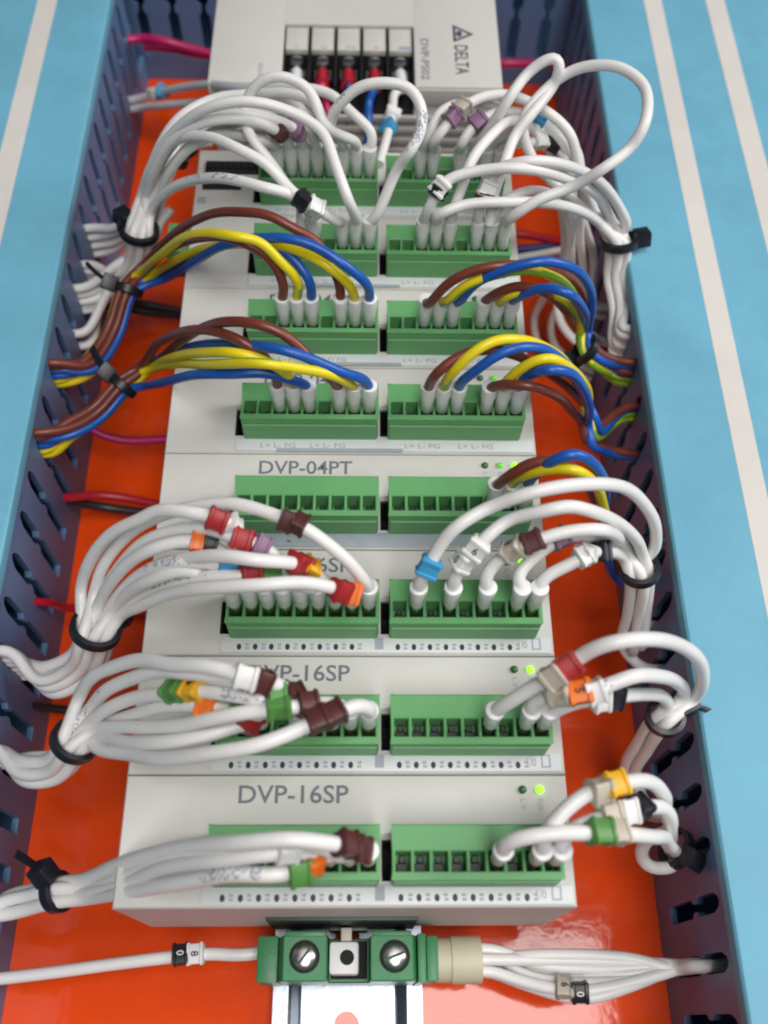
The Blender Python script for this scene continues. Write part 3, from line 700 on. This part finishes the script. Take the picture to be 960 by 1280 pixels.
# --- third module, left
c, nrm = bundle(3, 'L', [
    ('white', 8, [(452, 722), (440, 706, 88), (413, 680), (387, 663), (350, 647, 93), (323, 637), (297, 632), (262, 632), (215, 640), (165, 665), (130, 705), (116, 745)], [(372, 659, 'brown', None, 3.2), (362, 652, 'brown', None, 3.2)]),
    ('white', 7, [(440, 742, 83), (420, 734, 88), (380, 728), (330, 730, 92), (263, 735), (213, 745), (175, 757), (148, 770)], [(434, 742, 'orange', None, 3.6, .5), (424, 737, 'red', None, 4.2, .4)]),
    ('white', 6, [(400, 720), (385, 709, 86), (362, 703), (323, 698, 94), (280, 695), (230, 698), (195, 710), (160, 735), (140, 760)], [(387, 709, 'yellow', None, 3.6), (374, 706, 'red', None, 4.4)]),
    ('white', 5, [(383, 735), (362, 722, 84), (335, 716), (303, 720, 87), (263, 722), (213, 730), (175, 745), (145, 765)], [(338, 716, 'green', None, 4.4), (315, 719, 'red', None, 4.6)]),
    ('white', 4, [(362, 725), (340, 690, 88), (318, 680), (293, 672, 91), (273, 662), (247, 658), (213, 663), (180, 677), (150, 705), (130, 745)], [(323, 681, 'purple', None, 3.4), (306, 675, 'red', None, 4.6)]),
    ('white', 3, [(340, 725), (318, 712, 84), (290, 708), (255, 702, 87), (213, 704), (180, 716), (150, 740), (135, 762)], [(302, 709, 'red', None, 3), (285, 707, 'blue', None, 4)]),
    ('white', 2, [(318, 710), (300, 675, 88), (283, 652), (263, 645, 94), (230, 638), (200, 640), (175, 648), (143, 667), (113, 697), (103, 740)], [(288, 660, 'white', None, 3), (273, 647, 'red', None, 4.4)]),
    ('white', 1, [(308, 730), (285, 695, 84), (262, 682), (232, 676, 87), (195, 685), (165, 703), (135, 735), (122, 760)], [(262, 682, 'black', None, 3.2), (246, 678, 'orange', None, 3)]),
    ('white', 0, [(290, 738), (265, 722, 83), (235, 714, 85), (190, 724), (160, 743), (140, 766)], [(262, 721, 'red', None, 3)]),
], [(120, 786, 58), (104, 832, 46), (62, 852, 40)], (57, 43), 2.55, 1.35, GW, raised=True)
cable_tie(c, nrm, 4.7, 'black cable tie round white wires left of the third module', head=-1.5)
# --- second module, left
c, nrm = bundle(2, 'L', [
    ('white', 8, [(463, 888, 83), (452, 880, 86), (436, 884), (418, 895, 88), (390, 905), (360, 918), (320, 932, 88), (260, 944), (203, 947), (163, 942), (122, 936)], [(417, 896, 'brown', None, 4.2, .3), (396, 902, 'brown', None, 4.6, .3)]),
    ('white', 7, [(432, 886), (410, 880, 85), (385, 884), (340, 884, 88), (300, 892), (260, 900), (225, 906), (185, 908), (141, 908), (118, 915)], [(385, 884, 'brown', None, 4.4), (350, 884, 'green', None, 5)]),
    ('white', 6, [(410, 890), (390, 876, 84), (368, 872), (325, 872, 88), (285, 868), (245, 864), (203, 868), (165, 875), (133, 887), (110, 905)], [(368, 872, 'brown', None, 4), (345, 873, 'green', None, 4), (243, 863, 'yellow', '4', 4.6), (219, 866, 'green', None, 4.6)]),
    ('white', 5, [(388, 885), (362, 862, 86), (335, 851), (300, 842, 93), (260, 833), (217, 829), (176, 827), (141, 833), (114, 848), (95, 878)], [(330, 850, 'brown', None, 3.6), (308, 843, 'white', None, 4.6)]),
    ('white', 4, [(366, 890), (345, 866, 84), (320, 852), (285, 845, 89), (240, 840), (195, 839), (165, 848), (133, 865), (108, 890)], [(322, 853, 'brown', None, 3)]),
    ('white', 2, [(330, 895), (312, 892, 82), (290, 890, 83), (255, 880), (205, 884), (165, 894), (130, 908)], [(258, 882, 'orange', None, 4), (300, 890, 'green', None, 3.6)]),
    ('white', 1, [(318, 905), (300, 906, 80), (260, 918, 80), (203, 926), (163, 928), (122, 922)], [(312, 902, 'red', None, 4)]),
], [(94, 926, 56), (72, 958, 48), (34, 962, 44)], (36.5, 42), 2.6, 1.4, GW, raised=True)
cable_tie(c, nrm, 4.3, 'black cable tie round white wires left of the second module', head=-1.5)
# --- lowest module, left
c, nrm = bundle(1, 'L', [
    ('white', 8, [(452, 1066), (440, 1060, 86), (425, 1054), (370, 1050, 91), (300, 1053), (225, 1061), (150, 1081), (100, 1100)], [(444, 1063, 'brown', None, 4), (431, 1057, 'brown', None, 4.4)]),
    ('white', 6, [(405, 1068), (385, 1066, 84), (345, 1067, 87), (280, 1073), (210, 1084), (150, 1105), (105, 1117)], [(362, 1068, 'white', None, 4.4)]),
    ('white', 5, [(395, 1082, 82), (372, 1090, 83), (345, 1092, 84), (295, 1095), (225, 1101), (150, 1115), (105, 1123)], [(389, 1084, 'orange', '5', 3.8), (374, 1090, 'green', None, 4.6)]),
    ('white', 7, [(425, 1070), (405, 1056, 86), (370, 1055, 88), (300, 1060), (225, 1070), (150, 1093), (105, 1110)]),
], [(72, 1115, 42), (40, 1124, 38), (5, 1132, 36)], (5.5, 39), 2.7, 1.4, GW, raised=True)
cable_tie(c, nrm, 3.3, 'black cable tie round white wires left of the lowest module', tail=(-.6, .3, .3), head=.8, tail_len=5)
# --- third module, right
c, nrm = bundle(3, 'R', [
    ('white', 1, [(528, 718), (538, 703, 86), (552, 680), (575, 657), (612, 633, 95), (655, 618), (700, 607, 100), (750, 604), (785, 612), (808, 634), (818, 660), (814, 690)], [(536, 706, 'blue', None, 4.4)]),
    ('white', 3, [(569, 720), (585, 697, 86), (605, 674), (635, 650, 92), (680, 638), (710, 633, 97), (741, 640), (771, 654), (795, 674), (804, 695)], [(582, 701, 'white', '0', 4), (595, 686, 'white', '6', 4.4)]),
    ('white', 5, [(607, 722), (622, 700, 84), (645, 685), (680, 672, 90), (715, 663), (746, 659, 92), (769, 668), (785, 688)], [(643, 688, 'beige', '8', 5), (664, 677, 'brown', None, 4.4)]),
    ('white', 7, [(646, 720), (660, 700, 82), (682, 683), (705, 672, 85), (735, 670), (763, 680), (783, 695)], [(697, 676, 'purple', None, 4)]),
    ('white', 8, [(675, 724), (695, 711, 82), (715, 702), (735, 693, 84), (758, 690), (780, 700)], [(728, 697, 'white', None, 3.2), (735, 693, 'white', None, 2.6), (748, 690, 'black', None, 4)]),
], [(800, 712, 62), (798, 760, 46), (792, 808, 30)], (68, 26), 2.6, 1.35, GW, raised=True, per=4)
cable_tie(c, nrm, 3.6, 'black cable tie round white wires right of the third module', tail=(.9, .15, -.1), head=3.4, tail_len=4)
# --- second module, right
c, nrm = bundle(2, 'R', [
    ('white', 5, [(628, 882), (645, 872, 85), (668, 858, 88), (700, 838), (720, 822, 94), (748, 807), (782, 799, 100), (817, 799), (850, 806), (874, 824), (879, 848), (866, 872)], [(692, 843, 'beige', None, 5), (708, 831, 'red', None, 5)]),
    ('white', 7, [(663, 885), (680, 874, 84), (700, 868, 87), (730, 864), (765, 855), (792, 848, 90), (822, 846), (846, 852), (852, 870)], [(701, 868, 'beige', '8', 5), (724, 865, 'orange', '5', 5), (743, 861, 'white', None, 4)]),
    ('white', 8, [(690, 890), (710, 880, 82), (745, 875, 83), (778, 871), (806, 867), (828, 870), (836, 882)], [(748, 875, 'white', None, 4), (766, 872, 'black', None, 4)]),
], [(831, 896, 56), (806, 930, 38), (790, 968, 20)], (28, 17), 2.6, 1.4, GW, raised=True)
cable_tie(c, nrm, 3.4, 'black cable tie round white wires right of the second module', tail=(.9, -.5, -.1), head=3.5, tail_len=4)
# --- lowest module, right
wire('white', (1, 'R', 5), [(632, 1053, 84), (660, 1047), (700, 1043, 86), (735, 1042), (780, 1044, 82), (815, 1046, 74), (833, 1049, 64), (836, 1056, 54), (845, 1064, 38)], LB('white', 5, 'R', 1), GW, r=1.4, marks=[(748, 1043, 'green', None, 5.4), (766, 1044, 'beige', None, 4.4)], tail=ends('R', 14, 30, 0), raised=True)
wire('white', (1, 'R', 7), [(680, 1040, 84), (700, 1017), (738, 988, 87), (765, 980), (790, 977, 84), (812, 979), (828, 992, 72), (832, 1012, 58), (838, 1040, 44)], LB('white', 7, 'R', 1), GW, r=1.4, marks=[(748, 985, 'beige', None, 4.6), (765, 981, 'yellow', None, 5)], tail=ends('R', 14, 30, 1), raised=True)
wire('white', (1, 'R', 8), [(700, 1048, 82), (730, 1030), (770, 1018, 82), (805, 1010, 78), (830, 1010), (841, 1024, 68), (832, 1040, 60), (808, 1050, 52), (801, 1068, 44), (816, 1085, 38), (840, 1082, 34)], LB('white', 8, 'R', 1), GW, r=1.4, marks=[(765, 1019, 'beige', None, 4.4), (783, 1015, 'white', None, 4.2), (800, 1011, 'black', None, 4.2)], tail=ends('R', 14, 30, 2), raised=True)
cable_tie(at(845, 1060, 36), Vector((.8, -.3, -.5)), 3.6, 'black cable tie round white wires right of the lowest module', head=1.2)

# --- upper white wires, left
c, nrm = bundle(7, 'L', [
    ('white', 7, [(447, 275), (435, 250, 88), (420, 205), (400, 165, 94), (360, 137), (310, 125, 98), (260, 135), (215, 165), (188, 210), (176, 250)]),
    ('white', 6, [(420, 278), (405, 266, 84), (385, 258), (355, 228, 88), (335, 205), (300, 185, 92), (260, 170), (222, 175), (196, 202), (180, 245)], [(392, 262, 'white', None, 4.6), (377, 252, 'black', None, 4.6)]),
    ('white', 4, [(388, 272), (380, 256, 84), (365, 246), (330, 233, 89), (280, 225), (232, 228), (203, 244), (186, 268)], [(376, 254, 'black', None, 4)]),
    ('white', 2, [(345, 162, 88), (320, 152), (290, 148, 92), (250, 155), (215, 178), (192, 215), (180, 255)], [(352, 160, 'brown', None, 4)], 8),
    ('white', 3, [(368, 160, 87), (345, 148), (305, 143, 90), (262, 150), (222, 172), (196, 212), (184, 255)], [(371, 163, 'purple', None, 4)], 8),
    ('white', 4, [(386, 160, 86), (368, 140), (330, 136, 90), (280, 142), (235, 160), (203, 200), (188, 250)], [], 8),
    ('white', 6, [(425, 172, 84), (412, 160, 86), (390, 145), (350, 140, 88), (300, 150), (240, 182), (205, 222), (186, 262)], [], 8),
], [(174, 288, 54), (172, 322, 44), (155, 345, 36)], (185, 33), 2.6, 1.35, GW, per=4)
cable_tie(c, nrm, 4.6, 'black cable tie with tail round the upper left white wires', tail=(.2, -.9, .3), head=.45, tail_len=9)
wire('white', (8, 'L', 7), [(444, 178), (425, 168, 86), (405, 158, 92), (386, 112), (352, 95, 98), (322, 103), (304, 132, 90), (312, 168), (338, 205, 84), (358, 232, 82), (376, 258, 79)], 'white wire looped like a ring above the eighth module from the bottom', GW, r=1.35, tail=[(slot_xy(7, 'L', 3)[0], slot_xy(7, 'L', 3)[1] + .2, 75), (*slot_xy(7, 'L', 3), 65)])
wire('white', (7, 'L', 8), [(468, 272), (497, 211, 90), (515, 187), (525, 165, 98), (527, 137), (511, 112), (482, 102, 104), (448, 110), (420, 135, 96), (407, 166, 86), (396, 160, 78), (350, 158, 72), (290, 160, 68), (238, 176, 64), (208, 225, 56), (196, 275, 46), (180, 325, 32)], 'white printed wire in a tall hoop over the blue marker sleeve', GW, r=1.35, prints=((22, 40), (62, 74)), tail=ends('L', 173, 30, 1))
wire('white', (8, 'L', 8), [(466, 170), (440, 140, 84), (412, 118, 84), (380, 112), (345, 108, 80), (300, 110, 72), (258, 106, 56), (215, 112, 36), (185, 120, 22)], 'upper white wire leaving the left duct with a blue marker', GW, r=1.35, marks=[(204, 114, 'blue', None, 3.4), (194, 117, 'beige', None, 3.2)], tail=[(LX - 1, slot_y('L', 281), 17), (LX - 12, slot_y('L', 281) + 1, 15)])
wire('white', None, [(410, 165, 76), (380, 140), (350, 122, 74), (300, 118, 66), (250, 127, 44), (200, 133, 26), (180, 135, 18)], 'plain white wire leaving the left duct just below the blue marker', GW, r=1.35, tail=[(LX - 1, slot_y('L', 281) - 1, 14), (LX - 14, slot_y('L', 281) + 1, 14)])
for i, (a, z) in enumerate((((190, 305), 44), ((178, 335), 36), ((170, 350), 30))):
    wire('white', None, [(205 + 4 * i, 262, 50), (195 - 2 * i, 290, 46), (a[0], a[1], z), (150 - 10 * i, a[1] + 22, z - 2)], ('upper', 'middle', 'lowest')[i] + ' of the loose white wires below the upper left cable tie', GW, r=1.35, tail=ends('L', (173, 161.5, 161.5)[i], 36 - 6 * i, 0))
for i in range(4):
    yy = slot_y('L', 196); z = 36 - 3.6 * i
    wire('white', None, [(140 + 2 * i, 284 + 9 * i, z + 4), (164 + i, 272 + 6 * i, z + 12), (182, 248, 56 - 2 * i), (196, 212, 62 - 2 * i), (226, 186, 62 - 3 * i), (262, 178, 60 - 3 * i)][::-1], ('highest', 'second', 'third', 'lowest')[i] + ' of four white wires fanned in one slot beside the upper left tie', GW, r=1.35, tail=[(LX + 3, yy, z + 1), (LX - 4, yy, z), (LX - 14, yy + 2, z - 1)])
wire('white', (8, 'L', 1), [(330, 178, 84), (305, 168), (275, 166, 84), (240, 182), (212, 215, 70), (198, 250, 58), (186, 290, 46)], 'white wire lying low beside the black switch block', GW, r=1.3, tail=ends('L', 173, 26, 0))
wire('white', (8, 'L', 5), [(408, 168, 86), (392, 130), (362, 118, 90), (318, 116), (268, 124, 86), (226, 148), (198, 190, 74), (184, 240, 60), (178, 282, 52)], 'outermost white wire arching over the upper left bundle', GW, r=1.35, marks=[(404, 158, 'brown', None, 4)], tail=ends('L', 185, 20, 0))
cable_tie(at(230, 185, 46), Vector((.3, -1, -.2)), 3.4, 'short black cable tie behind the upper left white wires', head=-1.2)

# --- upper white wires, right
c, nrm = bundle(7, 'R', [
    ('white', 2, [(535, 262), (540, 248, 86), (556, 227, 90), (600, 213), (655, 210, 94), (705, 220), (745, 245), (768, 280)], [(546, 241, 'black', None, 3), (551, 233, 'white', None, 4.6)]),
    ('white', 3, [(548, 268, 83), (580, 257), (630, 252, 86), (690, 255), (738, 272), (762, 292)]),
    ('white', 6, [(600, 262), (604, 240, 86), (622, 215, 90), (660, 203, 95), (700, 205), (745, 225), (775, 260), (784, 286)], [(603, 246, 'black', None, 3), (609, 232, 'white', None, 4.6)]),
    ('white', 8, [(638, 272, 84), (670, 250), (720, 230, 92), (755, 212), (788, 185, 100), (806, 160), (812, 130, 106), (805, 106), (780, 86, 106), (750, 80), (720, 86), (690, 107, 98), (655, 150), (668, 200, 84), (715, 250, 74), (755, 284, 64)]),
    ('white', 3, [(545, 175, 86), (562, 150), (590, 124, 92), (630, 117), (680, 135, 90), (712, 168), (725, 215, 76), (742, 262, 64)], [(566, 145, 'purple', None, 4.4), (578, 133, 'beige', None, 4)], 8),
    ('white', 5, [(578, 180, 84), (590, 160), (622, 142, 88), (665, 145, 86), (700, 175), (720, 225, 72), (745, 270, 62)], [(597, 155, 'purple', None, 4.6), (675, 150, 'blue', None, 3.6)], 8),
], [(774, 302, 58), (772, 345, 48), (780, 385, 44)], (153.7, 46), 2.6, 1.35, GW)
cable_tie(c, nrm, 4.4, 'black cable tie with square head at the upper right white bundle', head=2.9)
wire('white', (8, 'R', 6), [(597, 182), (615, 155, 90), (637, 120), (660, 92, 100), (685, 73), (697, 72, 104), (701, 83), (692, 105, 98), (662, 145), (645, 170, 92), (630, 205), (618, 245, 84), (613, 280, 78)], 'white wire doubled back in a narrow hoop at the upper right', GW, r=1.35)
wire('white', (8, 'R', 8), [(625, 182), (660, 178, 82), (690, 180, 80), (712, 205), (716, 255, 66), (712, 310, 48), (716, 345, 34)], 'left of the two white wires hanging down at the upper right gap', GW, r=1.35, marks=[(672, 178, 'white', None, 4), (690, 181, 'black', None, 4.6)], tail=[(68, 172, 24), (74, 168, 22), (RX + 6, slot_y('R', 164), 22), (RX + 14, slot_y('R', 164) + 2, 21)])
wire('white', (8, 'R', 7), [(610, 180), (640, 165, 84), (685, 160, 84), (718, 185), (727, 235, 68), (724, 300, 50), (730, 340, 36)], 'right of the two white wires hanging down at the upper right gap', GW, r=1.35, tail=[(70, 175, 30), (RX + 6, slot_y('R', 176), 28), (RX + 14, slot_y('R', 176) + 2, 27)])
wire('white', (7, 'R', 4), [(566, 268), (577, 235, 86), (588, 205, 90), (612, 172, 92), (640, 150, 90), (676, 168, 82), (700, 210, 72), (704, 262, 56), (706, 300, 46)], 'white wire arching behind the narrow hoop at the upper right', GW, r=1.35, tail=[(62, 168, 30), (72, 160, 24), (RX + 6, slot_y('R', 152), 22), (RX + 14, slot_y('R', 152) + 2, 21)])
wire('white', (7, 'R', 7), [(618, 272), (628, 255, 83), (655, 238, 84), (695, 245, 76), (712, 290, 58), (700, 340, 36), (680, 372, 22), (668, 400, 12), (674, 430, 6), (700, 455, 4), (740, 475, 4)], 'thin white wire dropping to the panel beside the sixth module', GW, r=1.2)
wire('white', None, [(716, 330, 26), (704, 372, 24), (690, 402, 14), (692, 430, 6), (715, 452, 4), (750, 470, 4)], 'dull white wire on the panel beside the upper right coloured wires', GW, r=1.2)

wire('white', (8, 'R', 2), [(534, 170, 84), (552, 140, 88), (600, 128, 88), (652, 150, 84), (695, 195, 76), (716, 245, 64), (734, 290, 52), (742, 322, 40)], 'white wire running low under the arches at the upper right', GW, r=1.3, tail=ends('R', 176, 24, 0))
# --- wires at the power supply
def ps_wire(k, col, pts, label, fcol, marks=()):
    x = TX[k]; a = Vector((x, 245.5, 55)); b = Vector((x, 240.5, 56.5)); c = Vector((x, 234.5, 57.5))
    P = [a, b, c] + fill_z(pts)
    path = spline(P); o = link('wire', to_mesh('wire', tube(bmesh.new(), path, 1.35), path[0], 60), M[col]); o.location = path[0] * S
    tag(o, label, 'wire', 'wires of the power supply')
    obj('ferrule', lathe(bmesh.new(), a + (c - a).normalized() * 1.5, c - a, [(0, 1.3), (.4, 2.0), (7, 2.1), (8.5, 2.3), (8.6, 1.5)], 18), fcol, o, smooth=50)
    for m in marks: marker(o, path, *m, r=1.35)
ps_wire(0, 'white', [(368, 112, 54), (378, 140, 50), (392, 190, 40)], 'leftmost white wire on the power supply terminals', 'ferrule')
ps_wire(1, 'pink', [(406, 120, 53), (412, 150, 48), (415, 190, 38)], 'pink wire on the second power supply terminal', 'redpvc')
ps_wire(2, 'navy', [(432, 125, 52), (434, 150, 46), (436, 190, 36)], 'dark wire with red ferrule on the middle power supply terminal', 'redpvc')
ps_wire(3, 'blue', [(461, 125, 54), (461, 150, 52), (460, 190, 44)], 'blue wire with red ferrule on the fourth power supply terminal', 'redpvc')
ps_wire(4, 'white', [(494, 115, 58), (490, 145, 60), (484, 170, 62), (474, 205, 62)], 'white wire with blue marker on the rightmost power supply terminal', 'ferrule', [(490, 144, 'white', None, 4), (486, 161, 'blue', None, 4)])

# --- wires at the rail clamp
wire('white', None, [(336, 1190, 19), (300, 1192, 19), (262, 1193, 19), (215, 1197, 19), (140, 1206, 18), (60, 1217, 17)], 'single white wire with black marker running left from the clamp', GW, r=1.4, marks=[(246, 1194, 'white', '8', 4.4), (226, 1196, 'black', '0', 4.2)], tail=[(LX - 3, slot_y('L', -11), 16), (LX - 14, slot_y('L', -11), 15)])
bm = bmesh.new(); sp = at(553, 1197, 21); lathe(bm, Vector((19.7, -7.3, 20)), Vector((1, .01, 0)), [(0, 4.6), (3.6, 4.7), (3.7, 5.0), (10.4, 5.0), (10.5, 4.7), (10.5, 3.9), (6, 3.9)], 28)
tag(obj('cable_sleeve', bm, 'sleeve', origin=(19.7, -7.3, 20), smooth=40), 'cream plastic sleeve pushed on the right end of the clamp', 'cable sleeve')
mids = [((700, 1200), (800, 1203)), ((690, 1208), (800, 1209)), ((660, 1220), (770, 1228)), ((680, 1215), (790, 1217)), ((660, 1232), (730, 1248)), ((650, 1226), (725, 1239)), ((665, 1194), (790, 1198))]
for i, (a, b) in enumerate(mids):
    ang = 2 * math.pi * i / 6; st = Vector((27, -7.3 + 2.6 * math.sin(ang) * (i < 6), 20 + 2.6 * math.cos(ang) * (i < 6)))
    P = [st, st + Vector((5, 0, 0)), at(*a, 21 + 2 * math.cos(ang)), at(*b, 24), at(845, 1206 + i * 1.2, 25)] + [Vector(e) for e in ends('R', -8.9, 33, i, dz=1.9)]
    path = spline(P); o = link('wire', to_mesh('wire', tube(bmesh.new(), path, 1.3), path[0], 60), M['white']); o.location = path[0] * S
    tag(o, ('second white wire from the top in the fan between cream sleeve and right duct', 'third white wire from the top in the fan right of the cream sleeve', 'lower middle white wire in the fan right of the cream sleeve', 'middle white wire in the fan right of the cream sleeve', 'lowest, most sagging white wire right of the cream sleeve', 'white wire with beige and black markers right of the cream sleeve', 'topmost white wire in the fan right of the cream sleeve')[i], 'wire', 'white wires out of the cream sleeve')
    if i == 5:
        marker(o, path, 707, 1236, 'beige', '9', 4.2, 0, 1.3); marker(o, path, 727, 1238, 'black', '0', 4.2, 0, 1.3)

# --- single wires lying in the gaps
def loose(col, pts, label, r=1.2):
    path = spline(fill_z(pts)); o = link('wire', to_mesh('wire', tube(bmesh.new(), path, r), path[0], 60), M[col]); o.location = path[0] * S
    tag(o, label, 'wire', 'wires passing behind the modules')
loose('pink', [(160, 50, 30), (178, 48, 30), (200, 50, 32), (230, 58, 30), (262, 67, 26), (300, 72, 12)], 'thick magenta wire at the top left in front of the dark duct wall', 1.55)
loose('pink', [(180, 58, 26), (210, 60, 26), (240, 66, 25), (268, 70, 20), (300, 76, 10)], 'second magenta wire under the thick one at the top left', 1.5)
loose('pink', [(600, 79, 18), (625, 79, 22), (660, 79, 22), (700, 80, 20), (730, 88, 16)], 'thin magenta wire at the top right in front of the dark duct wall', 1.5)
loose('pink', [(60, 520, 20), (95, 525, 18), (125, 543, 14), (160, 551, 12), (205, 549, 12), (240, 548, 12)], 'pinkish red wire across the left gap beside the fifth module', 1.3)
loose('redpvc', [(60, 622, 20), (85, 622, 16), (122, 619, 12), (160, 623, 10), (200, 631, 10), (240, 634, 10)], 'red wire across the left gap beside the fourth module', 1.25)
loose('blackpvc', [(70, 626, 16), (105, 630, 10), (130, 634, 7), (165, 639, 6), (220, 645, 6)], 'black wire under the red one in the left gap', 1.3)
loose('blackpvc', [(110, 368, 20), (150, 374, 14), (187, 381, 10), (225, 388, 9), (260, 390, 9)], 'upper black wire across the left gap beside the sixth module', 1.2)
loose('blackpvc', [(110, 380, 16), (150, 384, 9), (187, 390, 6), (225, 394, 6), (260, 396, 6)], 'lower black wire across the left gap beside the sixth module', 1.4)
loose('redpvc', [(40, 752, 26), (60, 753, 22), (75, 758, 14), (130, 765, 5), (200, 768, 5)], 'red wire poking out of the left duct by the third module', 1.1)
loose('blackpvc', [(30, 880, 16), (60, 885, 10), (110, 890, 6), (190, 893, 6)], 'black wire across the left gap beside the second module', 1.1)
loose('redpvc', [(630, 290, 10), (660, 294, 10), (700, 302, 12), (730, 310, 16), (790, 318, 18)], 'red wire across the right gap beside the seventh module', 1.4)
loose('navy', [(630, 313, 8), (660, 311, 8), (700, 306, 10), (740, 304, 14), (790, 302, 18)], 'dark blue wire across the right gap beside the seventh module', 1.4)
loose('white', [(630, 326, 10), (660, 320, 10), (700, 313, 12), (740, 304, 16), (790, 290, 20)], 'white wire across the right gap beside the seventh module', 1.3)
